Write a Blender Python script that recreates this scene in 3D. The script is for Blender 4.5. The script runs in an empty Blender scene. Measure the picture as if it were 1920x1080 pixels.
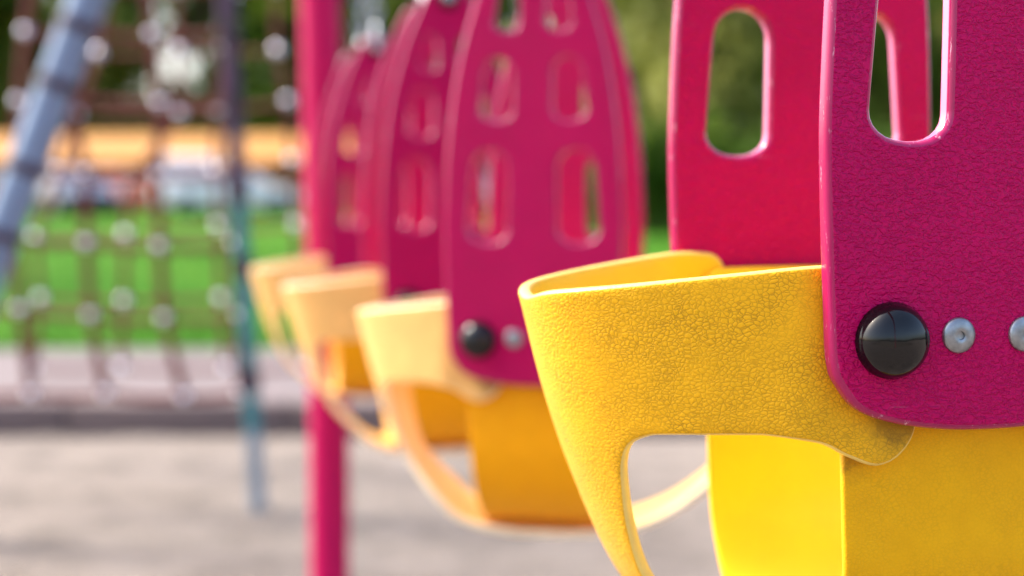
import bpy, bmesh, math, random
import numpy as np
from mathutils import Vector, Matrix, geometry
random.seed(7); rng = np.random.default_rng(7)
S = bpy.context.scene
COL = S.collection
R = math.radians

# ------------------------------------------------------------------ helpers
def tag(o, label=None, cat=None, group=None, kind=None):
    if label: o['label'] = label
    if cat: o['category'] = cat
    if group: o['group'] = group
    if kind: o['kind'] = kind
    return o

def empty(name, loc, rz=0.0, **kw):
    o = bpy.data.objects.new(name, None); COL.objects.link(o)
    o.location = loc; o.rotation_euler = (0, 0, rz); o.empty_display_size = .1
    return tag(o, **kw)

def obj(name, me, parent=None):
    o = bpy.data.objects.new(name, me); COL.objects.link(o)
    if parent: o.parent = parent
    return o

def mesh(name, verts, faces, mats, smooth=True, midx=None):
    me = bpy.data.meshes.new(name)
    me.from_pydata([tuple(v) for v in verts], [], [tuple(f) for f in faces])
    for m in (mats if isinstance(mats, (list, tuple)) else [mats]): me.materials.append(m)
    if midx is not None: me.polygons.foreach_set('material_index', midx)
    if smooth: me.polygons.foreach_set('use_smooth', [True]*len(me.polygons))
    me.update()
    return me

class MB:
    """collects shapes, builds ONE mesh"""
    def __init__(s): s.v = []; s.f = []
    def add(s, v, f):
        k = len(s.v); s.v += [tuple(p) for p in v]; s.f += [tuple(i+k for i in q) for q in f]
    def box(s, lo, hi, bev=0.0):
        bm = bmesh.new(); bmesh.ops.create_cube(bm, size=1)
        for v in bm.verts:
            v.co = Vector([lo[i] + (v.co[i]+.5)*(hi[i]-lo[i]) for i in range(3)])
        if bev: bmesh.ops.bevel(bm, geom=bm.edges[:], offset=bev, segments=2, affect='EDGES', profile=.5)
        bm.verts.index_update()
        s.add([v.co.copy() for v in bm.verts], [[v.index for v in f.verts] for f in bm.faces]); bm.free()
    def tube(s, pts, rad, n=10, cap=True, closed=False):
        pts = [Vector(p) for p in pts]; N = len(pts)
        rads = rad if isinstance(rad, (list, tuple)) else [rad]*N
        rings = []; up = None
        for i, p in enumerate(pts):
            if closed: t = pts[(i+1) % N]-pts[i-1]
            else: t = pts[min(i+1, N-1)]-pts[max(i-1, 0)]
            t.normalize()
            if up is None:
                up = t.cross(Vector((0, 0, 1)))
                if up.length < .1: up = t.cross(Vector((1, 0, 0)))
            up = (up - t*up.dot(t)).normalized(); b = t.cross(up)
            rings.append([p + (up*math.cos(a)+b*math.sin(a))*rads[i] for a in [2*math.pi*k/n for k in range(n)]])
        v = [q for r in rings for q in r]; f = []
        for i in range(N if closed else N-1):
            j = (i+1) % N
            for k in range(n): f.append((i*n+k, i*n+(k+1) % n, j*n+(k+1) % n, j*n+k))
        if cap and not closed:
            f.append(tuple(range(n))[::-1]); f.append(tuple((N-1)*n+k for k in range(n)))
        s.add(v, f)
    def lathe(s, prof, M=Matrix.Identity(4), n=40):
        v = []; f = []
        for (r, z) in prof:
            for k in range(n):
                a = 2*math.pi*k/n; v.append(M @ Vector((r*math.cos(a), r*math.sin(a), z)))
        for i in range(len(prof)-1):
            for k in range(n): f.append((i*n+k, i*n+(k+1) % n, (i+1)*n+(k+1) % n, (i+1)*n+k))
        f.append(tuple(range(n))[::-1]); f.append(tuple((len(prof)-1)*n+k for k in range(n)))
        s.add(v, f)
    def build(s, name, mats, parent=None, smooth=True, angle=40):
        me = mesh(name, s.v, s.f, mats, smooth)
        if smooth: me.set_sharp_from_angle(angle=R(angle))
        return obj(name, me, parent)

def catmull(pts, h, closed=False):
    P = [Vector(p) for p in pts]; N = len(P); out = []
    for i in range(N if closed else N-1):
        if closed: a, b, c, d = P[i-1], P[i], P[(i+1) % N], P[(i+2) % N]
        else: a, b, c, d = P[max(i-1, 0)], P[i], P[i+1], P[min(i+2, N-1)]
        n = max(1, int((c-b).length/h))
        for k in range(n):
            t = k/n
            out.append(.5*((2*b)+(c-a)*t+(2*a-5*b+4*c-d)*t*t+(3*b-a-3*c+d)*t**3))
    if not closed: out.append(P[-1])
    return out

def poly_area(p):
    return .5*sum(p[i][0]*p[(i+1) % len(p)][1]-p[(i+1) % len(p)][0]*p[i][1] for i in range(len(p)))

def inside(px, py, poly):
    p = np.array([(q[0], q[1]) for q in poly]); q = np.roll(p, -1, 0)
    r = np.zeros(px.shape, bool)
    for (x0, y0), (x1, y1) in zip(p, q):
        c = (y0 > py) != (y1 > py)
        if y0 != y1: r ^= c & (px < (x1-x0)*(py-y0)/(y1-y0)+x0)
    return r

def plate(name, outline, holes, t, r, F, mats, grid=None, midx_fn=None, rigid=False, seg=4):
    """a sheet of thickness t cut to an outline with holes, its edges rounded with radius r, laid through F(x, y, n)"""
    loops = [list(outline)]+[list(h) for h in holes]
    for i in range(len(loops)):
        a = poly_area(loops[i])
        if (i == 0 and a < 0) or (i > 0 and a > 0): loops[i].reverse()
    sect = [(r*(1-math.sin(k/seg*math.pi/2)), t/2-r*(1-math.cos(k/seg*math.pi/2)), k/seg*math.pi/2) for k in range(seg+1)]
    sect += [(i, -n, math.pi-a) for (i, n, a) in reversed(sect)]
    V = []; NR = []; Fc = []; MI = []; tops = []; bots = []
    caploops = []
    for lp in loops:
        N = len(lp); P = [Vector((p[0], p[1])) for p in lp]; nor = []
        for i in range(N):
            e = (P[(i+1) % N]-P[i-1]).normalized(); nor.append(Vector((e.y, -e.x)))
        base = len(V)
        for (ins, n, a) in sect:
            for i in range(N):
                q = P[i]-nor[i]*ins
                V.append((q.x, q.y, n)); NR.append((nor[i].x*math.sin(a), nor[i].y*math.sin(a), math.cos(a)))
        K = len(sect)
        for k in range(K-1):
            for i in range(N):
                j = (i+1) % N
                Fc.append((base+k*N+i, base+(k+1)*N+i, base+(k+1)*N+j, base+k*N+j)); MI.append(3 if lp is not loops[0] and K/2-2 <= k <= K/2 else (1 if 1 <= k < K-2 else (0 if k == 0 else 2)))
        tops.append((base, N)); bots.append((base+(K-1)*N, N))
        caploops.append([P[i]-nor[i]*r for i in range(N)])
    pts = [p for lp in caploops for p in lp]; edges = []; k = 0
    for lp in caploops:
        edges += [(k+i, k+(i+1) % len(lp)) for i in range(len(lp))]; k += len(lp)
    nb = len(pts)
    if grid:
        xs = [p.x for p in caploops[0]]; ys = [p.y for p in caploops[0]]
        gx, gy = np.meshgrid(np.arange(min(xs), max(xs), grid), np.arange(min(ys), max(ys), grid))
        gx = (gx + (np.arange(gx.shape[0]) % 2)[:, None]*grid/2).ravel(); gy = gy.ravel()
        ok = inside(gx, gy, caploops[0])
        for h in caploops[1:]: ok &= ~inside(gx, gy, h)
        B = np.array([(p.x, p.y) for p in pts])
        for i in np.nonzero(ok)[0]:
            if ((B[:, 0]-gx[i])**2+(B[:, 1]-gy[i])**2).min() > (grid*.55)**2: pts.append(Vector((gx[i], gy[i])))
    vo, eo, fo, ov, oe, of = geometry.delaunay_2d_cdt(pts, edges, [], 0, 1e-7)
    cx = np.array([sum(vo[i].x for i in f)/3 for f in fo]); cy = np.array([sum(vo[i].y for i in f)/3 for f in fo])
    ok = inside(cx, cy, caploops[0])
    for h in caploops[1:]: ok &= ~inside(cx, cy, h)
    src = [o[0] if o else None for o in ov]
    flat_t = [b+i for b, n in tops for i in range(n)]; flat_b = [b+i for b, n in bots for i in range(n)]
    mt = {}; mb_ = {}
    def idx(i, top):
        s_ = src[i]
        if s_ is not None and s_ < nb: return flat_t[s_] if top else flat_b[s_]
        d = mt if top else mb_
        if i not in d:
            d[i] = len(V); V.append((vo[i].x, vo[i].y, t/2 if top else -t/2)); NR.append((0, 0, 1 if top else -1))
        return d[i]
    for f, k in zip(fo, ok):
        if not k: continue
        a, b, c = f
        if (vo[b]-vo[a]).cross(vo[c]-vo[a]) < 0: b, c = c, b
        Fc.append((idx(a, 1), idx(b, 1), idx(c, 1))); MI.append(0)
        Fc.append((idx(a, 0), idx(c, 0), idx(b, 0))); MI.append(2)
    W = [F(*v) for v in V]
    mats = mats if isinstance(mats, (list, tuple)) else [mats]
    me = mesh(name, W, Fc, mats, True, [min(m, len(mats)-1) for m in MI])
    if rigid:
        o0 = Vector(F(0, 0, 0))
        A = [Vector(F(1, 0, 0))-o0, Vector(F(0, 1, 0))-o0, Vector(F(0, 0, 1))-o0]
        me.normals_split_custom_set_from_vertices([tuple((A[0]*n[0]+A[1]*n[1]+A[2]*n[2]).normalized()) for n in NR])
    bm = bmesh.new(); bm.from_mesh(me)
    return me

# ------------------------------------------------------------------ materials
def mat(name):
    m = bpy.data.materials.new(name); m.use_nodes = True
    nt = m.node_tree; b = nt.nodes['Principled BSDF']
    return m, nt, b
def N(nt, typ, **kw):
    n = nt.nodes.new(typ)
    for k, v in kw.items():
        if k in n.inputs: n.inputs[k].default_value = v
        else: setattr(n, k, v)
    return n
def ramp(nt, fac, stops):
    r = nt.nodes.new('ShaderNodeValToRGB'); e = r.color_ramp.elements
    while len(e) < len(stops): e.new(.5)
    for el, (p, c) in zip(e, stops): el.position = p; el.color = (*c, 1) if len(c) == 3 else c
    nt.links.new(fac, r.inputs[0]); return r
def simple(name, col, rough=.5, metal=0.0, var=.12, vscale=8, bump=0, bscale=200, bdist=.001, coat=0, spec=.5):
    m, nt, b = mat(name)
    tc = N(nt, 'ShaderNodeTexCoord'); no = N(nt, 'ShaderNodeTexNoise', Scale=vscale, Detail=5.0)
    nt.links.new(tc.outputs['Object'], no.inputs['Vector'])
    r = ramp(nt, no.outputs['Fac'], [(.3, [c*(1-var) for c in col]), (.7, [min(1, c*(1+var)) for c in col])])
    nt.links.new(r.outputs[0], b.inputs['Base Color'])
    b.inputs['Roughness'].default_value = rough; b.inputs['Metallic'].default_value = metal
    b.inputs['Specular IOR Level'].default_value = spec
    if coat: b.inputs['Coat Weight'].default_value = coat; b.inputs['Coat Roughness'].default_value = .08
    if bump:
        n2 = N(nt, 'ShaderNodeTexNoise', Scale=bscale, Detail=3.0); nt.links.new(tc.outputs['Object'], n2.inputs['Vector'])
        bu = N(nt, 'ShaderNodeBump', Strength=bump, Distance=bdist); nt.links.new(n2.outputs['Fac'], bu.inputs['Height'])
        nt.links.new(bu.outputs[0], b.inputs['Normal'])
    return m

def plastic(name, col, textured=True):
    m, nt, b = mat(name)
    tc = N(nt, 'ShaderNodeTexCoord')
    mp = N(nt, 'ShaderNodeMapping'); mp.inputs['Scale'].default_value = (1, 1, 1.5)
    nt.links.new(tc.outputs['Object'], mp.inputs[0])
    big = N(nt, 'ShaderNodeTexNoise', Scale=14.0, Detail=4.0); nt.links.new(tc.outputs['Object'], big.inputs['Vector'])
    r = ramp(nt, big.outputs['Fac'], [(.3, [c*.93 for c in col]), (.72, [min(1, c*1.05) for c in col])])
    nt.links.new(r.outputs[0], b.inputs['Base Color'])
    b.inputs['Roughness'].default_value = .36
    mr = N(nt, 'ShaderNodeMapping'); mr.inputs['Rotation'].default_value = (.0, .7, .3); mr.inputs['Scale'].default_value = (9, 9, 420); nt.links.new(tc.outputs['Object'], mr.inputs[0])
    sn = N(nt, 'ShaderNodeTexNoise', Scale=1.0, Detail=2.0); nt.links.new(mr.outputs[0], sn.inputs['Vector'])
    sp = N(nt, 'ShaderNodeTexNoise', Scale=24.0, Detail=2.0); nt.links.new(tc.outputs['Object'], sp.inputs['Vector'])
    s1 = ramp(nt, sn.outputs['Fac'], [(.68, (0, 0, 0)), (.72, (1, 1, 1))]); s2 = ramp(nt, sp.outputs['Fac'], [(.55, (0, 0, 0)), (.66, (.35, .35, .35))])
    sq = N(nt, 'ShaderNodeMath', operation='MULTIPLY'); nt.links.new(s1.outputs[0], sq.inputs[0]); nt.links.new(s2.outputs[0], sq.inputs[1])
    sx = N(nt, 'ShaderNodeMix', data_type='RGBA'); nt.links.new(sq.outputs[0], sx.inputs['Factor']); nt.links.new(r.outputs[0], sx.inputs['A']); sx.inputs['B'].default_value = (.7, .25, .42, 1)
    nt.links.new(sx.outputs['Result'], b.inputs['Base Color'])
    b.inputs['Specular IOR Level'].default_value = .15
    if textured:
        w = N(nt, 'ShaderNodeTexNoise', Scale=270.0, Detail=2.0, Roughness=.55, Distortion=.6)
        nt.links.new(mp.outputs[0], w.inputs['Vector'])
        rr = ramp(nt, w.outputs['Fac'], [(.40, (0, 0, 0)), (.60, (1, 1, 1))])
        bu = N(nt, 'ShaderNodeBump', Strength=.9, Distance=.0012)
        nt.links.new(rr.outputs[0], bu.inputs['Height']); nt.links.new(bu.outputs[0], b.inputs['Normal'])
        rg = ramp(nt, w.outputs['Fac'], [(.3, (.5, .5, .5)), (.7, (.33, .33, .33))]); nt.links.new(rg.outputs[0], b.inputs['Roughness'])
    else:
        mp.inputs['Scale'].default_value = (1, 1, .22)
        sf = N(nt, 'ShaderNodeTexNoise', Scale=260.0, Detail=5.0, Roughness=.7); nt.links.new(mp.outputs[0], sf.inputs['Vector'])
        sr = ramp(nt, sf.outputs['Fac'], [(.60, (0, 0, 0)), (.68, (.75, .75, .75))])
        sm = N(nt, 'ShaderNodeMix', data_type='RGBA'); nt.links.new(sr.outputs[0], sm.inputs['Factor']); nt.links.new(r.outputs[0], sm.inputs['A']); sm.inputs['B'].default_value = (.78, .42, .55, 1)
        nt.links.new(sm.outputs['Result'], b.inputs['Base Color'])
        w = N(nt, 'ShaderNodeTexNoise', Scale=160.0, Detail=3.0); nt.links.new(tc.outputs['Object'], w.inputs['Vector'])
        bu = N(nt, 'ShaderNodeBump', Strength=.12, Distance=.001)
        nt.links.new(w.outputs['Fac'], bu.inputs['Height']); nt.links.new(bu.outputs[0], b.inputs['Normal'])
        b.inputs['Roughness'].default_value = .22; b.inputs['Specular IOR Level'].default_value = .4; b.inputs['Coat Weight'].default_value = .5; b.inputs['Coat Roughness'].default_value = .08
    return m

def rubber(name, col, dark, cell=380.0, crack=.6, bump=.5, dist=.0009, grime=(.052, .119, .197)):
    """grained rubber: leathery cells parted by creases, dirt lying in the creases"""
    m, nt, b = mat(name); L = nt.links.new
    tc = N(nt, 'ShaderNodeTexCoord')
    nw = N(nt, 'ShaderNodeTexNoise', Scale=90.0, Detail=3.0); L(tc.outputs['Object'], nw.inputs['Vector'])
    sub = N(nt, 'ShaderNodeVectorMath', operation='SUBTRACT'); L(nw.outputs['Color'], sub.inputs[0]); sub.inputs[1].default_value = (.5, .5, .5)
    sc = N(nt, 'ShaderNodeVectorMath', operation='SCALE'); L(sub.outputs[0], sc.inputs[0]); sc.inputs['Scale'].default_value = .0055
    ad = N(nt, 'ShaderNodeVectorMath', operation='ADD'); L(tc.outputs['Object'], ad.inputs[0]); L(sc.outputs[0], ad.inputs[1])
    mp = N(nt, 'ShaderNodeMapping'); mp.inputs['Scale'].default_value = (.85, .85, 1.15); L(ad.outputs[0], mp.inputs[0])
    v1 = N(nt, 'ShaderNodeTexVoronoi', feature='DISTANCE_TO_EDGE', Scale=cell); L(mp.outputs[0], v1.inputs['Vector'])
    v2 = N(nt, 'ShaderNodeTexVoronoi', feature='DISTANCE_TO_EDGE', Scale=cell*2.1); L(mp.outputs[0], v2.inputs['Vector'])
    r1 = ramp(nt, v1.outputs['Distance'], [(0.0, (0, 0, 0)), (.10, (.45, .45, .45)), (.25, (.8, .8, .8)), (.5, (1, 1, 1))])
    r2 = ramp(nt, v2.outputs['Distance'], [(0.0, (0, 0, 0)), (.25, (1, 1, 1))])
    mx = N(nt, 'ShaderNodeMath', operation='MULTIPLY_ADD'); L(r2.outputs[0], mx.inputs[0]); mx.inputs[1].default_value = .12; L(r1.outputs[0], mx.inputs[2])
    bu = N(nt, 'ShaderNodeBump', Strength=bump, Distance=dist); pz = N(nt, 'ShaderNodeTexNoise', Scale=17.0, Detail=3.0); L(tc.outputs['Object'], pz.inputs['Vector'])
    pq = ramp(nt, pz.outputs['Fac'], [(.36, (.35, .35, .35)), (.6, (1, 1, 1))])
    hm = N(nt, 'ShaderNodeMath', operation='MULTIPLY'); L(mx.outputs[0], hm.inputs[0]); L(pq.outputs[0], hm.inputs[1]); L(hm.outputs[0], bu.inputs['Height']); L(bu.outputs[0], b.inputs['Normal'])
    # dirt in the creases, patchy
    patch = N(nt, 'ShaderNodeTexNoise', Scale=34.0, Detail=6.0, Roughness=.75); L(tc.outputs['Object'], patch.inputs['Vector'])
    pr = ramp(nt, patch.outputs['Fac'], [(.40, (.22, .22, .22)), (.68, (.95, .95, .95))])
    cr = ramp(nt, v1.outputs['Distance'], [(0.0, (1, 1, 1)), (.05, (.8, .8, .8)), (.13, (0, 0, 0))])
    fm = N(nt, 'ShaderNodeMath', operation='MULTIPLY'); L(cr.outputs[0], fm.inputs[0]); L(pr.outputs[0], fm.inputs[1])
    fs = N(nt, 'ShaderNodeMath', operation='MULTIPLY'); L(fm.outputs[0], fs.inputs[0]); fs.inputs[1].default_value = crack
    tone = N(nt, 'ShaderNodeTexNoise', Scale=45.0, Detail=4.0); L(tc.outputs['Object'], tone.inputs['Vector'])
    tr = ramp(nt, tone.outputs['Fac'], [(.3, [c*.95 for c in col]), (.7, [min(1, c*1.04) for c in col])])
    mix = N(nt, 'ShaderNodeMix', data_type='RGBA'); L(fs.outputs[0], mix.inputs['Factor']); L(tr.outputs[0], mix.inputs['A']); mix.inputs['B'].default_value = (*dark, 1)
    last = mix.outputs['Result']
    if grime:
        sep = N(nt, 'ShaderNodeSeparateXYZ'); L(tc.outputs['Object'], sep.inputs[0])
        ax = N(nt, 'ShaderNodeMath', operation='ABSOLUTE'); L(sep.outputs['X'], ax.inputs[0])
        ay = N(nt, 'ShaderNodeMath', operation='ABSOLUTE'); L(sep.outputs['Y'], ay.inputs[0])
        cb = N(nt, 'ShaderNodeCombineXYZ'); L(ax.outputs[0], cb.inputs[0]); L(ay.outputs[0], cb.inputs[1]); L(sep.outputs['Z'], cb.inputs[2])
        ds = N(nt, 'ShaderNodeVectorMath', operation='DISTANCE'); L(cb.outputs[0], ds.inputs[0]); ds.inputs[1].default_value = grime
        gn = N(nt, 'ShaderNodeTexNoise', Scale=150.0, Detail=6.0, Roughness=.75); L(tc.outputs['Object'], gn.inputs['Vector'])
        ma = N(nt, 'ShaderNodeMath', operation='MULTIPLY_ADD'); L(gn.outputs['Fac'], ma.inputs[0]); ma.inputs[1].default_value = -.022; L(ds.outputs['Value'], ma.inputs[2])
        gr = ramp(nt, ma.outputs[0], [(0.0, (.55, .55, .55)), (.003, (.28, .28, .28)), (.013, (0, 0, 0))]); 
        m2 = N(nt, 'ShaderNodeMix', data_type='RGBA'); L(gr.outputs[0], m2.inputs['Factor']); L(last, m2.inputs['A']); m2.inputs['B'].default_value = (.07, .035, .012, 1)
        last = m2.outputs['Result']
    L(last, b.inputs['Base Color'])
    b.inputs['Roughness'].default_value = .5; b.inputs['Sheen Weight'].default_value = .12; b.inputs['Sheen Tint'].default_value = (1, .88, .6, 1); b.inputs['Specular IOR Level'].default_value = .14
    return m

M = {}
MAG = (.57, .0, .102)
M['panel'] = plastic('magenta_textured_plastic', MAG)
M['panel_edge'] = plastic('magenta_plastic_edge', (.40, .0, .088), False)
M['slot_wall'] = plastic('highlight_pale_slot_cut', (.70, .20, .37), False)  # paler cut faces; the pale pink also paints in sky highlights on slot rims
M['post'] = simple('magenta_powder_coat', (.50, .0, .088), .5, var=.05, vscale=3, bump=.1, bscale=60, spec=.2)
YEL = (.94, .475, .010)
M['y_out'] = rubber('yellow_grained_rubber', YEL, (.22, .10, .008))
M['y_edge'] = simple('yellow_cut_rubber', (.94, .66, .16), .32, var=.08, vscale=60, bump=.5, bscale=500, bdist=.0006)  # paler than the belt face, so the rim's bright highlight is partly painted
M['y_in'] = simple('yellow_smooth_rubber', (.89, .65, .008), .42, var=.05, vscale=20, bump=.15, bscale=900, bdist=.0004)
M['y_strip'] = rubber('yellow_fine_grained_rubber', (.99, .49, .003), (.45, .2, .004), cell=420.0, crack=.3, bump=.45, dist=.0006, grime=(.083, .119, .178))
M['o_out'] = rubber('orange_yellow_grained_rubber', (.95, .54, .17), (.2, .07, .006), crack=.5)  # belt colour paled to imitate overexposure and veiling glare on the farther swings
M['o_edge'] = simple('orange_yellow_cut_rubber', (.95, .79, .52), .3, var=.08, vscale=60, bump=.5, bscale=500, bdist=.0006)  # cream tone paints the blown-out sky light along the farther rims
M['o_in'] = simple('orange_yellow_smooth_rubber', (.93, .58, .16), .42, var=.05, vscale=20)  # inner faces paled too, painting in their overexposed look
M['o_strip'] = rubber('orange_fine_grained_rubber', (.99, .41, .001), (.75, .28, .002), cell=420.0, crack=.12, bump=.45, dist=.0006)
M['black'] = simple('black_gloss_plastic', (.003, .003, .004), .1, spec=.5, var=.3, vscale=60, bump=.12, bscale=70, bdist=.002)
M['steel'] = simple('zinc_steel', (.34, .36, .38), .38, .9, var=.25, vscale=220, bump=.25, bscale=700, bdist=.0003)
M['galv'] = simple('galvanised_steel', (.42, .45, .5), .4, .85, var=.2, vscale=60)

# ------------------------------------------------------------------ camera
HC = 1.0
PITCH = math.degrees(math.atan(160/2667))
cam = bpy.data.objects.new('camera', bpy.data.cameras.new('camera')); COL.objects.link(cam)
cam.location = (0, 0, HC); cam.rotation_euler = (R(90-PITCH), 0, 0)
cd = cam.data; cd.lens = 50; cd.sensor_width = 36; cd.clip_end = 2000; cd.clip_start = .02
cd.dof.use_dof = True; cd.dof.focus_distance = .80; cd.dof.aperture_fstop = 3.0
S.camera = cam
def at(px, py, Y):
    """the point at depth Y along the ground direction that a measured pixel of the 1920 x 1080 photograph shows"""
    d = Vector(((px-960)/2667, 1.0, -(py-540)/2667))
    c, s = math.cos(R(PITCH)), math.sin(R(PITCH))
    d = Vector((d.x, d.y*c + d.z*s, -d.y*s + d.z*c))
    return Vector((0, 0, HC)) + d*(Y/d.y)

# ------------------------------------------------------------------ the bucket swing
SEP = .238; BASE = .245               # panel separation; seat bottom below the bolts
def loc(u, v, z): return (u, v-SEP/2, z+BASE)

half = [(.488, 0.0), (.486, .014), (.479, .027), (.465, .037), (.428, .054), (.386, .069), (.32, .087), (.237, .099), (.15, .1035), (.1, .1035),
        (.03, .1005), (-.008, .098), (-.022, .092), (-.033, .080), (-.041, .058), (-.0455, .028), (-.0465, 0.0)]
half = [(z-.0045-(.0022 if z < -.03 else 0), h) for z, h in half]
outline = catmull([(-h, z) for z, h in half] + [(h, z) for z, h in reversed(half[1:-1])], .004, True)
def slot(c0, z0, c1, z1, w0, w1):
    """an upright slot from (c0, z0) at its bottom to (c1, z1) at its top, w0 and w1 wide there"""
    pts = []
    d = Vector((c1-c0, z1-z0)); L_ = d.length; d.normalize(); n = Vector((d.y, -d.x))
    r0, r1 = w0*.53, w1*.53
    for k in range(13):
        a = math.pi*k/12; pts.append(Vector((c0, z0)) + d*(r0*.68) - n*r0*(1 if math.cos(a) > 0 else -1)*abs(math.cos(a))**.85 - d*r0*.68*math.sin(a))
    for k in range(13):
        a = math.pi*k/12; pts.append(Vector((c1, z1)) - d*r1 + n*r1*math.cos(a) + d*r1*math.sin(a))
    return catmull([(p.x, p.y) for p in pts], .004, True)
slots = []
for (c0, z0, c1, z1, w0, w1) in [(.0535, .1165, .0490, .2225, .0445, .040), (.0435, .2560, .0385, .3270, .0365, .031), (.0305, .3570, .0275, .4080, .0265, .022)]:
    for s in (-1, 1): slots.append(slot(s*c0, z0-.0045, s*c1, z1-.0045, w0, w1))
PT = .0135
def dome(r, h, flange, rim=False):
    p = [(r*.9, -.001), (r, 0), (r, flange*.7), (r*.97, flange)]
    for k in range(1, 12):
        a = k/12*math.pi/2; p.append((r*.95*math.cos(a), flange+(h-flange)*math.sin(a)))
        if rim and k == 5:
            q = p[-1]; p += [(q[0]-.0004, q[1]-.0003), (q[0]-.0009, q[1]+.0001)]
    p.append((.0004, h)); return p
riv = [(.0085, -.001), (.0102, 0), (.0103, .0010), (.0096, .0022), (.0078, .0031), (.0050, .0036), (.0030, .0037), (.0024, .0033), (.0021, .0021), (.0003, .0019)]
BX = .0630
def side(vface, out):
    """map of a panel whose outer face looks along out (-1 to the near side)"""
    return lambda x, y, n: loc(x*(-out), vface + out*(PT/2+n), y)

def make_panel(root, vface, out):
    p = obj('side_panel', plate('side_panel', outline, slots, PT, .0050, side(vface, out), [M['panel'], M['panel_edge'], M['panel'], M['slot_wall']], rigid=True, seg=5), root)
    O = vface+out*PT
    for x in (-BX, BX):
        b = MB(); Mx = Matrix.Translation(loc(x, O, .0002)) @ Matrix.Rotation(R(90)*(1 if out < 0 else -1), 4, 'X')
        b.lathe(dome(.0218, .0185, .004), Mx, 48); b.build('bolt_cap', M['black'], p)
    for x in (-BX/3, BX/3):
        b = MB(); Mx = Matrix.Translation(loc(x, O, .0022)) @ Matrix.Rotation(R(90)*(1 if out < 0 else -1), 4, 'X')
        b.lathe(riv, Mx, 32); b.build('rivet', M['steel'], p)
    b = MB(); Mx = Matrix.Translation(loc(0, O, .458)) @ Matrix.Rotation(R(90)*(1 if out < 0 else -1), 4, 'X')
    b.lathe(dome(.0150, .0130, .003), Mx, 32); b.build('bolt_cap', M['black'], p)
    return p

# belt: pattern coordinates (s along the belt from its tip, q down from the rim at the tip)
prof = catmull([(-.2505, .060), (-.2395, .020), (-.2235, -.040), (-.2045, -.094), (-.176, -.155), (-.143, -.196), (-.100, -.228), (-.05, -.2385), (0, -.240), (.03, -.240)], .002)
prof_back = catmull([(-.262, .060), (-.2555, .020), (-.250, -.040), (-.2400, -.100), (-.222, -.150), (-.190, -.188), (-.150, -.214), (-.100, -.232), (-.05, -.2385), (0, -.240), (.03, -.240)], .002)
def set_prof(p_):
    global PQ, PU, PZ, q0
    pl = [0.0]
    for a, b in zip(p_, p_[1:]): pl.append(pl[-1]+(b-a).length)
    PQ = np.array(pl); PU = np.array([p.x for p in p_]); PZ = np.array([p.y for p in p_])
    q0 = PQ[np.argmin(abs(PZ-.02))]
set_prof(prof)
def q_of_z(z):
    i = np.argmin(abs(PZ[:600 if len(PZ) > 600 else len(PZ)]-z)); return PQ[i]-q0
WM = SEP/2-.0041
ws = np.linspace(0, WM, 160); es = (ws/WM)**2.5
ls = np.concatenate([[0], np.cumsum(np.hypot(np.diff(ws), .145*np.diff(es)))]); L1 = ls[-1]
def belt_mid(s, q):
    ut = np.interp(q+q0, PQ, PU); z = np.interp(q+q0, PQ, PZ)
    sg = -1 if s < 0 else 1; a = abs(s)
    if a <= L1:
        e = np.interp(a, ls, es); w = np.interp(a, ls, ws)
        u = ut + max(-.105-ut, 0)*e
    else:
        u = -.105+(a-L1); w = WM; lift = min(1, (a-L1)/.03)*max(0, min(1, (-.030-z)/.04)); w = WM+.0045*lift*lift
    return Vector((u, SEP/2+sg*w, z))
def belt(s, q, n, mirror=1):
    h = .0035; s_ = s
    p = sum((belt_mid(s+k*h, q) for k in (-2, -1, 0, 1, 2)), Vector())/5
    ds = belt_mid(s+2*h, q)-belt_mid(s-2*h, q); dq = belt_mid(s, q+h)-belt_mid(s, q-h)
    nn = ds.cross(dq).normalized()
    p = p + nn*n
    return loc(p.x*mirror, p.y, p.z)
E1 = L1+.058
def T(s, z): return (s, q_of_z(z))
def sw(w): return float(np.interp(w, ws, ls))
topedge = [(sw(0), .020), (sw(.035), .0238), (sw(.07), .0305), (sw(.1), .0372), (L1, .0405), (L1+.022, .0425), (L1+.033, .0395), (L1+.040, .031), (L1+.043, .012), (L1+.052, -.018),
           (L1+.0655, -.041), (L1+.0660, -.051), (L1+.0615, -.0605), (L1+.0535, -.0680), (L1+.0445, -.0720), (L1+.036, -.0718), (L1+.022, -.0665), (L1+.006, -.0595), (L1-.025, -.056), (sw(.1), -.0565), (sw(.078), -.0575),
           (sw(.070), -.0590), (sw(.062), -.0655), (sw(.056), -.077), (sw(.051), -.094), (sw(.044), -.12), (sw(.039), -.155), (sw(.052), -.196)]
def belt_line():
    QEND = PQ[-1]-q0-.006
    right_ = [T(s, z) for s, z in topedge] + [(sw(.056), q_of_z(-.228)), (sw(.054), QEND)]
    ol = right_[1:] + [(-s, q) for s, q in reversed(right_[1:])]
    ol = ol[:]                                   # closed from the rim next to the tip round the +s side, the strap end, the -s side
    return catmull([(0, T(0, .020)[1])] + ol, .0035, True)
BT = .0080
def make_belt(root, mirror, mats):
    set_prof(prof if mirror > 0 else prof_back); beltline = belt_line()
    F = lambda x, y, n: belt(x, y, n, mirror)
    ml = mats if mirror > 0 else mats
    me = plate('leg_belt', beltline, [], BT, .0030, F, ml, grid=.0045, seg=3)
    bm = bmesh.new(); bm.from_mesh(me); bmesh.ops.recalc_face_normals(bm, faces=bm.faces); bm.to_mesh(me); bm.free()
    return obj('leg_belt', me, root)

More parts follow.
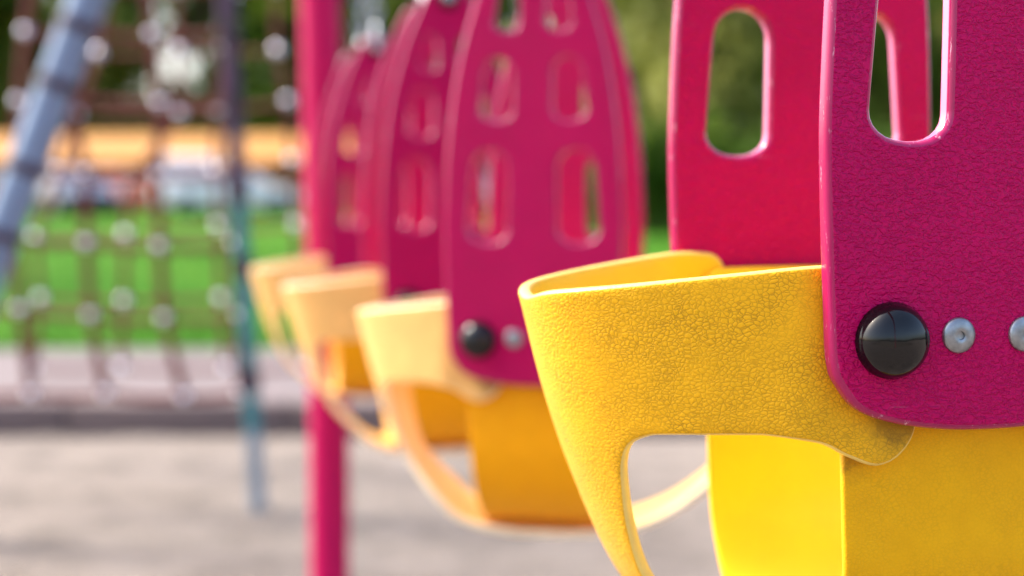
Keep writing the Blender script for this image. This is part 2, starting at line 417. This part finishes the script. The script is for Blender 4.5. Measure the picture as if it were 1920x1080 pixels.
# seat strip: from one panel down, round under the child and up to the other
VS = .0114
Rb = SEP/2-VS
def strip_mid(q):
    ztop = .031; zc = -.234+Rb
    d1 = ztop-zc
    if q < d1: return Vector((VS, ztop-q)), Vector((-1, 0))
    a = (q-d1)/Rb
    if a < math.pi: return Vector((SEP/2-Rb*math.cos(a), zc-Rb*math.sin(a))), Vector((-math.cos(a), -math.sin(a)))
    return Vector((SEP-VS, zc+(a-math.pi)*Rb)), Vector((1, 0))
LS = 2*(.031+.234-Rb)+math.pi*Rb
def strip(x, q, n):
    p, nn = strip_mid(q); p = p+nn*n
    return loc(x, p.x, p.y)
def whalf(q):
    m = 1-abs(q/LS*2-1); return .0830-.010*min(1, m*1.25)**1.3
so = [(-whalf(q)+ (0.02 if i in (0, 40) else 0), q) for i, q in enumerate(np.linspace(0, LS, 41))]
so = [(-.055, 0), (-.077, .003)] + [(-whalf(q), q) for q in np.linspace(.012, LS-.012, 38)] + [(-.077, LS-.003), (-.055, LS)]
so += [(-x, q) for x, q in reversed(so)]
stripline = catmull(so, .005, True)
def make_strip(root, mats):
    me = plate('seat_strip', stripline, [], .006, .002, strip, [mats[0], mats[0], mats[2]], grid=.006, seg=3)
    bm = bmesh.new(); bm.from_mesh(me); bmesh.ops.recalc_face_normals(bm, faces=bm.faces); bm.to_mesh(me); bm.free()
    return obj('seat_strip', me, root)

def chain_mesh(length):
    b = MB(); pitch = .024; w = .0105; l = .0125; r = .0029; n = int(length/pitch)
    for k in range(n):
        z = k*pitch+.012; pts = []
        for j in range(14):
            a = 2*math.pi*j/14; x = w*math.cos(a)*.85; y = math.sin(a)
            y = (l if y > 0 else -l)*min(1, abs(y)*1.3)*.9+ .004*y
            pts.append((x, 0, z+y) if k % 2 else (0, x, z+y))
        b.tube(pts, r, 6, closed=True)
    return b
CH_Z = .4815
def make_swing():
    root = empty('bucket_swing', (0, 0, 0))
    Y3 = [M['y_out'], M['y_edge'], M['y_in']]
    make_panel(root, 0.0, -1); make_panel(root, SEP, 1)
    make_belt(root, 1, Y3); make_belt(root, -1, Y3)
    make_strip(root, [M['y_strip'], M['y_edge'], M['y_in']])
    for v, out in ((-PT/2, -1), (SEP+PT/2, 1)):
        b = MB(); x, y, z = loc(0, v, CH_Z)
        b.tube([(x-.0, y-.017, z-.026), (x, y-.018, z-.01), (x, y-.015, z+.012), (x, y, z+.022), (x, y+.015, z+.012), (x, y+.018, z-.01), (x, y+.017, z-.026)], .0055, 10)
        b.build('shackle', M['galv'], root)
        c = chain_mesh(1.30-.0)
        c.v = [(x+p[0], y+p[1], z+.018+p[2]) for p in c.v]; c.build('chain', M['galv'], root)
    return root
proto = make_swing()
def copy_tree(o, parent=None):
    kids = [c for c in bpy.data.objects if c.parent == o]
    c = o.copy(); COL.objects.link(c); c.parent = parent
    for k in kids: copy_tree(k, c)
    return c
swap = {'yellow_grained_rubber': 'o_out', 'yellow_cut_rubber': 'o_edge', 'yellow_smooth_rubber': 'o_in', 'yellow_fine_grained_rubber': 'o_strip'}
sw_spec = [ # near panel centre X, depth, yaw, bolt level below the eye, label
    (.2712, .8241, 13.2, .0775, 'nearest bucket swing, in sharp focus, with grained yellow rubber and magenta panels'),
    (.0254, 1.635, -10.6, .1580, 'blurred orange-belted bucket swing directly behind the sharp nearest swing'),
    (-.0980, 2.17, 12.0, .1530, 'third bucket swing of the row, between second and farthest swings'),
    (-.2700, 2.835, 12.5, .1570, 'farthest and smallest bucket swing of the row, right in front of the magenta post')]
for i, (X, Z, yaw, dz, lab) in enumerate(sw_spec):
    o = proto if i == 0 else copy_tree(proto)
    a = R(yaw)
    cx = X - math.sin(a)*SEP/2; cy = Z + math.cos(a)*SEP/2
    o.location = (cx, cy, HC-dz-BASE); o.rotation_euler = (0, 0, a)
    tag(o, lab, 'swing', 'bucket swings hanging in a row')
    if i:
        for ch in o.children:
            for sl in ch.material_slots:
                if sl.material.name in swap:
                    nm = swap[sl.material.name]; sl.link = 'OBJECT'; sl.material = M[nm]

# swing frame: one post in view, the beam overhead, a second post behind the camera
fr = empty('swing_frame', (0, 0, 0), label='tall round magenta steel post and overhead beam that carry the row of bucket swings', cat='swing frame')
pf = at(618, 1080, 3.28); pt = at(602, 0, 3.28)
BZ = 2.16
b1 = Vector((-.386, 3.28)); dirb = (Vector((-.30, 2.96))-Vector((.235, .94))).normalized()
b = MB(); b.tube([(pf.x, 3.28, -.02), (pf.x+.002, 3.28, .5), (pt.x-.012, 3.28, BZ)], .046, 28); b.build('post', M['post'], fr)
b = MB(); b.tube([(1.2, -3.1, -.02), (1.2, -3.1, BZ)], .046, 28); b.build('post', M['post'], fr)
b = MB(); b.tube([(pt.x-.03, 3.36, BZ), (1.215, -3.2, BZ)], .05, 28); b.build('beam', M['post'], fr)

# ------------------------------------------------------------------ ground
def grid_sheet(name, x0, x1, y0, y1, nx, ny, zf, m, smooth=True):
    xs = np.linspace(x0, x1, nx); ys = np.linspace(y0, y1, ny)
    v = [(x, y, zf(x, y)) for y in ys for x in xs]
    f = [(j*nx+i, j*nx+i+1, (j+1)*nx+i+1, (j+1)*nx+i) for j in range(ny-1) for i in range(nx-1)]
    return tag(obj(name, mesh(name, v, f, m)), kind='structure')
from mathutils import noise as MN
def sand_z(x, y):
    n = MN.noise(Vector((x*1.6, y*1.6, 0)))*.009+MN.noise(Vector((x*4.5, y*4.5, 3)))*.012+MN.noise(Vector((x*11, y*11, 7)))*.004
    t = max(0, min(1, (y-5.75)/.5)); return n-.012-.03*t*t
m, nt, b = mat('sand'); L = nt.links.new
tc = N(nt, 'ShaderNodeTexCoord'); n1 = N(nt, 'ShaderNodeTexNoise', Scale=3.4, Detail=9.0, Roughness=.72); L(tc.outputs['Object'], n1.inputs['Vector'])
r1 = ramp(nt, n1.outputs['Fac'], [(.3, (.085, .065, .05)), (.47, (.215, .177, .150)), (.68, (.29, .242, .208))]); L(r1.outputs[0], b.inputs['Base Color'])
n2 = N(nt, 'ShaderNodeTexNoise', Scale=160.0, Detail=6.0, Roughness=.8); L(tc.outputs['Object'], n2.inputs['Vector'])
bu = N(nt, 'ShaderNodeBump', Strength=.8, Distance=.01); L(n2.outputs['Fac'], bu.inputs['Height']); L(bu.outputs[0], b.inputs['Normal']); b.inputs['Roughness'].default_value = .95
M['sand'] = m
YK = 6.32; KZ = .105
grid_sheet('sandpit', -7, 7, -3.0, YK+.05, 220, 150, sand_z, M['sand'])
grid_sheet('ground', -300, 300, -200, 400, 3, 3, lambda x, y: -.35, simple('bare_earth', (.16, .13, .1), .95))
M['kerb'] = simple('shade_darkened_kerb', (.17, .125, .12), .85, var=.15, vscale=9, bump=.5, bscale=90, bdist=.003)  # dark base colour paints the shade on the kerb's front face
M['path'] = simple('pinkish_paving', (.15, .12, .122), .9, var=.12, vscale=3, bump=.5, bscale=60, bdist=.004)
kb = MB()
for k in range(24): kb.box((-12+k*1.0+.006, YK, -.08), (-12+(k+1)*1.0-.006, YK+.16, KZ), .012)
tag(kb.build('kerb', M['kerb']), kind='structure')
YG = 8.7
grid_sheet('path', -60, 60, YK+.16, YG+.1, 3, 3, lambda x, y: KZ-.006, M['path'])
grid_sheet('side_sand', -60, -7, -20, YK+.15, 3, 3, lambda x, y: -.03, M['sand'])
grid_sheet('side_sand', 7, 60, -20, YK+.15, 3, 3, lambda x, y: -.03, M['sand'])
def lawn_z(x, y):
    t = min(1, max(0, (y-YG)/34)); return KZ-.004+.535*t + MN.noise(Vector((x*.15, y*.15, 1)))*.04*min(1, (y-YG)/4)
m, nt, b = mat('lawn'); L = nt.links.new
tc = N(nt, 'ShaderNodeTexCoord'); n1 = N(nt, 'ShaderNodeTexNoise', Scale=.35, Detail=9.0, Roughness=.7); L(tc.outputs['Object'], n1.inputs['Vector'])
r1 = ramp(nt, n1.outputs['Fac'], [(.3, (.025, .095, .006)), (.5, (.048, .155, .011)), (.72, (.11, .21, .022))]); L(r1.outputs[0], b.inputs['Base Color'])
n2 = N(nt, 'ShaderNodeTexNoise', Scale=60.0, Detail=5.0); L(tc.outputs['Object'], n2.inputs['Vector'])
bu = N(nt, 'ShaderNodeBump', Strength=.7, Distance=.03); L(n2.outputs['Fac'], bu.inputs['Height']); L(bu.outputs[0], b.inputs['Normal']); b.inputs['Roughness'].default_value = .9; b.inputs['Specular IOR Level'].default_value = .05
M['lawn'] = m
grid_sheet('lawn', -90, 90, YG, 130, 121, 100, lawn_z, M['lawn'])
# grass blades on the near lawn
m, nt, b = mat('grass_blade'); L = nt.links.new
gi = N(nt, 'ShaderNodeNewGeometry'); r1 = ramp(nt, gi.outputs['Random Per Island'], [(0, (.03, .13, .006)), (.6, (.06, .21, .010)), (1, (.13, .26, .02))]); L(r1.outputs[0], b.inputs['Base Color']); b.inputs['Roughness'].default_value = .8; b.inputs['Specular IOR Level'].default_value = .1
gv = []; gf = []
for k in range(26000):
    y = YG+.02+14*random.random()**1.7; x = (random.random()-.5)*(8+y*.9)
    z = lawn_z(x, y); h = .03+.04*random.random(); a = random.random()*6.28; w = .006+.004*random.random()
    lx, ly = math.cos(a)*h*.5, math.sin(a)*h*.5; i = len(gv)
    gv += [(x-math.sin(a)*w, y+math.cos(a)*w, z-.004), (x+math.sin(a)*w, y-math.cos(a)*w, z-.004), (x+lx, y+ly, z+h)]; gf.append((i, i+1, i+2))
tag(obj('grass', mesh('grass', gv, gf, m, False)), kind='stuff')

# ------------------------------------------------------------------ climbing net
M['tube'] = simple('pale_blue_painted_steel', (.17, .25, .38), .4, .0, var=.12, vscale=12)
M['teal'] = simple('teal_painted_steel', (.03, .20, .23), .4, .1, var=.3, vscale=3)
M['wrap'] = simple('dark_purple_sleeve', (.045, .02, .04), .6, var=.3, vscale=30)
M['rope'] = simple('red_brown_rope', (.16, .030, .024), .8, var=.35, vscale=80, bump=.8, bscale=220, bdist=.004)
M['bead'] = simple('polished_aluminium', (.80, .77, .84), .3, 1.0, var=.1, vscale=40)
DN = 4.66
cf = empty('leaning_climbing_frame', (at(484, 950, DN).x, DN, 0), label='leaning A-frame of a pale blue tube and a teal post holding the climbing net', cat='climbing frame')
def rel(o, p): return Vector(p)-o.location
a0 = at(-215, 990, 4.2); a0.z = -.03; a1 = at(170, -15, 4.25)
ap = a0+(a1-a0)*1.52
b = MB(); b.tube([rel(cf, a0), rel(cf, ap)], .056, 24); b.build('leaning_tube', M['tube'], cf)
p0 = at(484, 952, DN); p0.z = -.03; p1 = at(424, 0, DN); pe = p0+(p1-p0)*1.5
b = MB(); b.tube([rel(cf, p0), rel(cf, pe)], .0255, 20); b.build('post', M['teal'], cf)
def frac(a, c, y0, y): return a+(c-a)*((y0-y)/(y0))
d_ = (p1-p0)
b = MB(); b.tube([rel(cf, p0+d_*.0), rel(cf, p0+d_*.165)], .0275, 20); b.build('post_sleeve', simple('grey_blue_galvanised_sleeve', (.30, .36, .42), .5, .4), cf)
for yy in (700, 490, 350, 190, 60):
    t = (952-yy)/952
    b = MB(); b.tube([rel(cf, p0+d_*(t-.02)), rel(cf, p0+d_*(t+.02))], .034, 20); b.build('collar', M['wrap'], cf)
b = MB(); b.tube([rel(cf, p0+d_*.64), rel(cf, pe)], .0285, 20); b.build('post_wrap', simple('plum_rope_wrap', (.07, .035, .075), .7, var=.3, vscale=60), cf)
dd = a1-a0
for yy in (420, 300, 150, 45):
    t = (990-yy)/1005
    b = MB(); b.tube([rel(cf, a0+dd*(t-.010)), rel(cf, a0+dd*(t+.010))], .062, 24); b.build('collar', M['wrap'], cf)
b = MB(); b.tube([rel(cf, ap), rel(cf, pe)], .03, 16); b.build('top_bar', M['tube'], cf)

def net(name, cols, Z, label, ends):
    P = [[at(x, y, Z) for x, y in c] for c in cols]
    base = P[0][-1].copy(); base.z = P[0][-1].z
    root = empty(name, base, label=label, cat='climbing net', group='rope nets of the climbing frame')
    rr = .017 if ends else .013
    for c in P:
        b = MB(); b.tube([rel(root, p) for p in c], rr, 8); b.build('rope', M['rope'], root)
    for r_ in range(len(P[0])):
        row = [c[r_] for c in P]
        if ends: row = [at(ends[0][r_][0], ends[0][r_][1], Z)]+row+[at(ends[1][r_][0], ends[1][r_][1], Z)]
        sag = []
        for a, c in zip(row, row[1:]):
            for k in range(4):
                t = k/4; sag.append(a.lerp(c, t)-Vector((0, 0, .035*t*(1-t))))
        sag.append(row[-1])
        b = MB(); b.tube([rel(root, p) for p in sag], rr*.75, 8); b.build('rope', M['rope'], root)
    for c in P:
        for p in c:
            b = MB(); b.lathe([(.003, -.023), (.012, -.021), (.0195, -.011), (.0212, 0), (.0195, .011), (.012, .021), (.003, .023)], Matrix.Translation(rel(root, p)), 14)
            b.build('connector_bead', M['bead'], root)
    return root
Zc = [(62, -75), (48, 60), (35, 190), (28, 322), (25, 447), (38, 580), (58, 738)]
A_ = [(195, -75), (178, 62), (130, 182), (160, 325), (162, 456), (170, 592), (198, 738)]
B_ = [(276, -70), (285, 65), (300, 194), (296, 330), (300, 462), (308, 597), (345, 745)]
C_ = [(428, -70), (434, 60), (436, 192), (440, 326), (441, 457), (450, 592), (452, 737)]
net('climbing_net', [Zc, A_, B_, C_], DN+.06, 'red-brown rope net with silver beads stretched between the pale blue tube and the teal post',
    [[(140, -70), (100, 60), (60, 190), (10, 322), (-30, 447), (-60, 580), (-130, 740)], [(420, -70), (428, 60), (437, 192), (446, 326), (455, 457), (463, 592), (470, 737)]])
Af = [(205, -20), (185, 100), (145, 215), (110, 325), (66, 447), (76, 560), (62, 690)]
Bf = [(330, -20), (335, 95), (338, 212), (250, 335), (235, 440), (232, 565), (225, 690)]
Cf = [(425, -25), (420, 90), (408, 205), (404, 320), (410, 425), (415, 560), (425, 690)]
Df = [(518, -25), (520, 95), (540, 190), (548, 300), (556, 422), (562, 540), (570, 690)]
net('climbing_net', [Af, Bf, Cf, Df], 5.5, 'fainter rope net with silver beads hanging behind the front climbing net', None)

# ------------------------------------------------------------------ far buildings and cars
GB = lawn_z(-10, 52)
M['fascia'] = simple('pale_orange_fascia', (.46, .20, .03), .6, var=.06, vscale=.5)
M['wallo'] = simple('orange_wall', (.62, .22, .05), .7, var=.12, vscale=.7)
M['dglass'] = simple('dark_window_glass', (.015, .018, .03), .08, var=.3, vscale=1)
M['cglass'] = simple('car_glass', (.20, .21, .26), .06, var=.2, vscale=1)  # base lightened to paint in the sky reflected by the car windows
M['frame'] = simple('grey_frame', (.25, .24, .26), .5)
bd = empty('long_low_building', (-14, 53, GB), label='long low orange building with a pale orange canopy roof and dark windows', cat='building')
bx0, bx1 = -16, 12.4
b = MB(); b.box((bx0, 0, -.6), (bx1, 8, 1.36), .02); b.box((bx0+.1, .15, 1.36), (bx1-.1, 7.9, 1.97)); b.build('wall', M['wallo'], bd)
b = MB(); b.box((bx0-.4, 2.61, 1.98), (bx1+.4, 8.5, 2.2), .02); b.add([(bx0-.45, -.9, 1.88), (bx1+.45, -.9, 1.88), (bx1+.45, 2.6, 3.0), (bx0-.45, 2.6, 3.0), (bx0-.45, -.9, 1.74), (bx1+.45, -.9, 1.74), (bx1+.45, 2.6, 2.1), (bx0-.45, 2.6, 2.1)], [(0, 1, 2, 3), (4, 0, 3, 7), (1, 5, 6, 2), (4, 5, 1, 0), (7, 3, 2, 6), (5, 4, 7, 6)]); b.build('canopy_roof', M['fascia'], bd)
k = 0
for x in np.arange(bx0+.5, bx1-1.2, 1.5):
    w = MB(); w.box((x, .02, 1.362), (x+1.25, .148, 1.93), .01); wo = w.build('window', M['frame'], bd)
    w = MB(); w.box((x+.07, -.012, 1.43), (x+1.18, .018, 1.87)); w.build('pane', M['dglass'], wo)

def car(loc_, rz, col, label, van=False, tail=False):
    paint = simple(label.split(' ')[0]+'_car_paint', col, .25, .0, var=.02, coat=1)
    root = empty('parked_van' if van else 'parked_car', loc_, rz, label=label, cat='van' if van else 'car')
    Lh, W = (2.3, .92) if van else (2.05, .86)
    st = [(-Lh, .45, .72, .80), (-Lh+.06, .30, .92, .9), (-Lh+.5, .22, .98, 1), (-.6, .2, .95, 1), (.7, .2, .93, 1), (1.3, .22, .86, .98), (Lh-.2, .26, .74, .92), (Lh, .38, .62, .78)]
    if van: st = [(-Lh, .3, 1.0, .95), (-Lh+.05, .24, 1.1, .98), (-.6, .22, 1.12, 1), (1.2, .22, 1.08, 1), (1.8, .24, .98, .97), (Lh-.1, .28, .86, .92), (Lh, .4, .7, .82)]
    v = []; f = []
    for (x, zb, zt, k) in st:
        w = W*k
        v += [(x, -w*.9, zb), (x, -w, zb+.1), (x, -w*1.0, zb+(zt-zb)*.6), (x, -w*.93, zt), (x, 0, zt+.02), (x, w*.93, zt), (x, w*1.0, zb+(zt-zb)*.6), (x, w, zb+.1), (x, w*.9, zb)]
    n = 9
    for i in range(len(st)-1):
        for j in range(n): f.append((i*n+j, i*n+(j+1) % n, (i+1)*n+(j+1) % n, (i+1)*n+j))
    f.append(tuple(range(n))); f.append(tuple((len(st)-1)*n+j for j in range(n))[::-1])
    bm_ = MB(); bm_.add(v, f); bm_.build('body', paint, root, angle=50)
    cab = [(-1.75, .93, .80), (-1.15, 1.38, .64), (-.2, 1.45, .64), (.35, 1.40, .63), (1.15, .90, .78)]
    if van: cab = [(-2.26, 1.08, .88), (-2.1, 1.85, .78), (-.5, 1.95, .78), (.7, 1.90, .76), (1.65, 1.05, .86)]
    def prism(pts, shrink=0.0, grow=0.0):
        zb = min(p[1] for p in pts); q = MB(); vv = []
        N_ = len(pts)
        base = (pts[0][2])
        for sgn in (-1, 1):
            for (x, z, hw) in pts: vv.append((x, sgn*(hw+grow), z))
        ff = [tuple(range(N_)), tuple(range(2*N_-1, N_-1, -1))]
        for i in range(N_): ff.append((i, N_+i, N_+(i+1) % N_, (i+1) % N_))
        q.add(vv, ff); return q
    prism([(c[0], c[1]-.0, c[2]) for c in cab]).build('cabin', paint, root, angle=30)
    z0 = cab[0][1]; zr = cab[2][1]
    def wpt(x, z, side):
        t = (z-z0)/(zr-z0); return (x, side*(cab[0][2]-.02+(cab[2][2]-cab[0][2])*t+.022), z)
    xs = [(-1.42, -.30), (-.22, .78)] if not van else [(.35, 1.2)]
    for sd in (-1, 1):
        for (xa, xb) in xs:
            zt = zr-.12; zb = z0+.05
            sh = .3 if xa < -1 else 0; sf = .42 if xb > .5 else 0
            q = MB(); P_ = [wpt(xa, zb, sd), wpt(xb, zb, sd), wpt(xb-sf, zt, sd), wpt(xa+sh, zt, sd)]
            P2 = [(p[0], p[1]-sd*.03, p[2]) for p in P_]
            q.add(P_+P2, [(0, 1, 2, 3), (7, 6, 5, 4), (0, 4, 5, 1), (1, 5, 6, 2), (2, 6, 7, 3), (3, 7, 4, 0)]); q.build('side_window', M['cglass'], root, False)
    def slant(a, c, name):
        hw0, hw1 = a[2]-.08, c[2]-.06; d = Vector((c[0]-a[0], 0, c[1]-a[1])); nrm = Vector((-d.z, 0, d.x)).normalized()
        if (nrm.z < 0): nrm = -nrm
        pa = Vector((a[0], 0, a[1]))+d*.12; pc = Vector((a[0], 0, a[1]))+d*.9
        q = MB(); V4 = [pa+Vector((0, -hw0, 0)), pa+Vector((0, hw0, 0)), pc+Vector((0, hw1, 0)), pc+Vector((0, -hw1, 0))]
        q.add([p+nrm*.012 for p in V4]+[p-nrm*.02 for p in V4], [(0, 1, 2, 3), (7, 6, 5, 4), (0, 4, 5, 1), (1, 5, 6, 2), (2, 6, 7, 3), (3, 7, 4, 0)]); q.build(name, M['cglass'], root, False)
    slant(cab[-1], cab[-2], 'windscreen'); slant(cab[0], cab[1], 'rear_window')
    for x in (-1.28, 1.28):
        for sd in (-1, 1):
            w = MB(); Mx = Matrix.Translation((x, sd*(W-.09), .31)) @ Matrix.Rotation(R(90), 4, 'X')
            w.lathe([(.2, -.11), (.30, -.11), (.315, -.07), (.315, .07), (.30, .11), (.2, .11)], Mx, 28); wh = w.build('wheel', simple('tyre_rubber', (.012, .012, .013), .8), root)
            w = MB(); Mx = Matrix.Translation((x, sd*(W-.03), .31)) @ Matrix.Rotation(R(90), 4, 'X')
            w.lathe([(.05, -.06), (.2, -.06), (.205, .05), (.17, .055), (.06, .02), (.02, .03)], Mx, 24); w.build('rim', M['galv'], wh)
    for sd in (-1, 1):
        w = MB(); w.box((Lh-.16, sd*.58-.13, .56), (Lh-.02, sd*.58+.13, .69), .03); w.build('headlight', simple('clear_lamp', (.7, .72, .75), .1), root)
        w = MB(); w.box((-Lh-.015, sd*.62-.12, .66), (-Lh+.1, sd*.62+.12, .84), .02); w.build('tail_light', simple('red_lamp', (.5, .01, .01), .15), root)
    return root
def gz(x, y): return lawn_z(x, y)
car((-8.15, 42, gz(-8, 42)), R(3), (.92, .84, .95), 'white car parked side-on in front of the orange building')
car((-13.0, 41.5, gz(-13, 41.5)), R(-52), (.018, .03, .10), 'dark blue car parked at an angle at the left end of the row')
car((-13.1, 46.5, gz(-13, 46)), R(88), (.55, .015, .03), 'red car parked half hidden behind the dark blue car')
car((-10.55, 47.2, gz(-10, 47)), R(-90), (.8, .8, .82), 'white van parked behind the white car', van=True)
car((-1.4, 43, gz(-1, 43)), R(5), (.62, .62, .70), 'pale silver car seen between the swings')

# ------------------------------------------------------------------ trees
def leafmat(name, c0, c1, c2):
    m, nt, b = mat(name); L = nt.links.new
    g = N(nt, 'ShaderNodeNewGeometry'); r = ramp(nt, g.outputs['Random Per Island'], [(0, c0), (.55, c1), (1, c2)])
    L(r.outputs[0], b.inputs['Base Color']); b.inputs['Roughness'].default_value = .55; b.inputs['Specular IOR Level'].default_value = .2
    t = N(nt, 'ShaderNodeBsdfTranslucent'); L(r.outputs[0], t.inputs['Color'])
    mx = N(nt, 'ShaderNodeMixShader'); mx.inputs[0].default_value = .45
    L(b.outputs[0], mx.inputs[1]); L(t.outputs[0], mx.inputs[2]); L(mx.outputs[0], nt.nodes['Material Output'].inputs['Surface'])
    return m
M['leaf_d'] = leafmat('dark_leaves', (.035, .085, .006), (.065, .135, .010), (.15, .22, .02))
M['leaf_m'] = leafmat('mid_leaves', (.06, .11, .012), (.13, .20, .025), (.26, .30, .05))
M['leaf_o'] = leafmat('olive_leaves', (.17, .18, .03), (.34, .35, .08), (.48, .47, .15))
M['bark'] = simple('bark', (.10, .07, .05), .9, var=.3, vscale=6, bump=.8, bscale=20, bdist=.02)
def blob_leaves(blobs, n, size, seed, squash=1.0):
    g = np.random.default_rng(seed)
    vol = np.array([r**2.4 for _, r in blobs]); cnt = (vol/vol.sum()*n).astype(int)
    V = []; F = []
    for (c, r), k in zip(blobs, cnt):
        d = g.normal(size=(k, 3)); d /= np.linalg.norm(d, axis=1)[:, None]
        rr = r*(g.random(k)**.45)*(1+.12*g.normal(size=k))
        P = np.array(c)+d*rr[:, None]*np.array([1, 1, squash])
        nrm = d*.6+g.normal(size=(k, 3))*.6+np.array([0, 0, .35]); nrm /= np.linalg.norm(nrm, axis=1)[:, None]
        t = np.cross(nrm, g.normal(size=(k, 3))); t /= np.linalg.norm(t, axis=1)[:, None]; bt = np.cross(nrm, t)
        s = size*(.6+.8*g.random(k))[:, None]
        i = len(V)
        q = np.stack([P-t*s, P-bt*s*.55+nrm*s*.12, P+t*s, P+bt*s*.55+nrm*s*.12], 1).reshape(-1, 3)
        V += q.tolist(); F += [(i+4*j, i+4*j+1, i+4*j+2, i+4*j+3) for j in range(k)]
    return V, F
def tree(x, y, h, cr, lm, label, n=9000, size=.45, low=.25, seed=1, nb=22, group=None, dens=1.0, cat='tree'):
    g = random.Random(seed); z0 = lawn_z(x, y)
    root = empty('broadleaf_tree', (x, y, z0), label=label, cat=cat, group=group)
    b = MB(); top = h*.8; r0 = h*.022
    tp = [(0, 0, -.2), (g.uniform(-.1, .1), g.uniform(-.1, .1), h*.2), (g.uniform(-.3, .3), g.uniform(-.3, .3), h*.5), (g.uniform(-.4, .4), g.uniform(-.4, .4), top)]
    b.tube(tp, [r0*1.3, r0, r0*.6, r0*.2], 12)
    blobs = []
    for k in range(nb):
        t = low+(1-low)*(k+.5)/nb; a = g.uniform(0, 6.28)
        prof_ = math.sin(min(1, (t-low)/(1-low)*.85+.15)*math.pi)**.6
        rad = cr*prof_*g.uniform(.25, .85); c = (math.cos(a)*rad, math.sin(a)*rad, h*t*.93)
        br = cr*g.uniform(.26, .46); blobs.append((c, br))
        p0_ = Vector((0, 0, max(h*.15, c[2]-h*.16))); pm = p0_.lerp(Vector(c), .5)+Vector((0, 0, .1))
        b.tube([p0_, pm, c], [r0*.45, r0*.3, r0*.08], 6)
    b.build('trunk', M['bark'], root)
    V, F = blob_leaves(blobs, int(n*dens), size, seed)
    obj('crown', mesh('crown', V, F, lm, False), root)
    return root
tree(-27.5, 66, 14, 5.4, M['leaf_d'], 'dark tree at the far left behind the end of the orange building', seed=3, low=.12)
tree(-21.0, 67, 15, 5.2, M['leaf_m'], 'tall green tree behind the leaning pale blue tube', seed=4, low=.10)
tree(-14.6, 68, 14, 4.6, M['leaf_d'], 'thin dark tree with bright sky showing through its crown, above the white van', seed=5, low=.16, dens=.30)
tree(-9.2, 66, 13.5, 4.8, M['leaf_d'], 'dark green tree left of the magenta post, above the white car', seed=6, low=.10, dens=.6)
tree(-2.8, 66, 14, 5.2, M['leaf_m'], 'green tree behind the middle of the swing row, right of the magenta post', seed=7, low=.10)
tree(3.6, 60, 13, 5.0, M['leaf_o'], 'pale olive tree rising behind the second swing', seed=8, low=.10)
tree(10.5, 61, 13, 5.0, M['leaf_m'], 'tall green tree far behind the slot of the nearest swing far panel', seed=12, low=.08)
tree(18.5, 62, 13, 5.2, M['leaf_d'], 'tall dark tree far behind the right edge of the nearest panels', seed=13, low=.08)
tree(4.2, 34, 8.5, 3.0, M['leaf_o'], 'pale olive tree in the gap between the nearest swing and the second one', seed=9, low=.12, n=5200, size=.2)
tree(7.6, 33, 8.5, 2.9, M['leaf_m'], 'green tree seen through the long slot of the nearest swing far panel', seed=10, low=.10, n=5200, size=.2)
tree(11.2, 34, 9, 3.2, M['leaf_o'], 'olive tree behind the nearest swing at the right edge', seed=11, low=.10, n=5200, size=.2)
def shrub(x, y, h, r, label, seed, lm='leaf_d'):
    g = random.Random(seed); root = empty('shrub', (x, y, lawn_z(x, y)), label=label, cat='shrub')
    blobs = [((g.uniform(-r, r)*.8, g.uniform(-r, r)*.4, g.uniform(.25, .75)*h), h*g.uniform(.28, .42)) for k in range(12)]
    V, F = blob_leaves(blobs, 2600, .13, seed); obj('foliage', mesh('foliage', V, F, M[lm], False), root)
    b = MB()
    for c, _ in blobs: b.tube([(c[0]*.2, c[1]*.2, -.1), (c[0]*.7, c[1]*.7, c[2]*.6), c], [.05, .03, .01], 6)
    b.build('stem', M['bark'], root)
shrub(2.9, 28, 2.2, 1.8, 'dark shrub at the lawn edge in the gap left of the nearest swing', 21)
shrub(6.0, 28.5, 2.0, 1.8, 'dark shrub at the lawn edge behind the nearest swing', 22)
shrub(9.4, 29, 2.2, 1.9, 'dark shrub at the lawn edge far right, hidden behind the nearest panels', 23)
shrub(-18.6, 62.8, 3.9+1.2, 3.4, 'tall dark hedge shrub behind the left part of the orange building', 24)
shrub(-11.5, 62.8, 3.9+1.0, 3.4, 'tall dark hedge shrub behind the orange building, above the white van', 25)
shrub(-5.0, 62.8, 3.9+1.2, 3.4, 'tall dark hedge shrub behind the right part of the orange building', 26)

# ------------------------------------------------------------------ light
W = bpy.data.worlds.new('World'); S.world = W; W.use_nodes = True
nt = W.node_tree; bg = nt.nodes['Background']
sky = nt.nodes.new('ShaderNodeTexSky'); sky.sky_type = 'NISHITA'; sky.sun_disc = False
SE, SA = 48.0, -69.0         # elevation; bearing from +Y towards +X
sky.sun_elevation = R(SE); sky.sun_rotation = R(SA); sky.dust_density = 5.0; sky.air_density = 1.0
nt.links.new(sky.outputs[0], bg.inputs[0]); bg.inputs[1].default_value = .15
sun = bpy.data.objects.new('sun', bpy.data.lights.new('sun', 'SUN')); COL.objects.link(sun)
sun.data.energy = 2.0; sun.data.angle = R(14); sun.data.color = (1, .95, .87)
d = Vector((math.sin(R(SA))*math.cos(R(SE)), math.cos(R(SA))*math.cos(R(SE)), math.sin(R(SE))))
sun.rotation_euler = d.to_track_quat('Z', 'Y').to_euler()
S.view_settings.view_transform = 'Standard'; S.view_settings.look = 'None'; S.view_settings.exposure = 1.58; S.view_settings.gamma = 1
S.render.engine = 'CYCLES'
c = S.cycles; c.use_denoising = True; c.max_bounces = 10; c.diffuse_bounces = 5; c.glossy_bounces = 4; c.transmission_bounces = 6
c.sample_clamp_indirect = 8
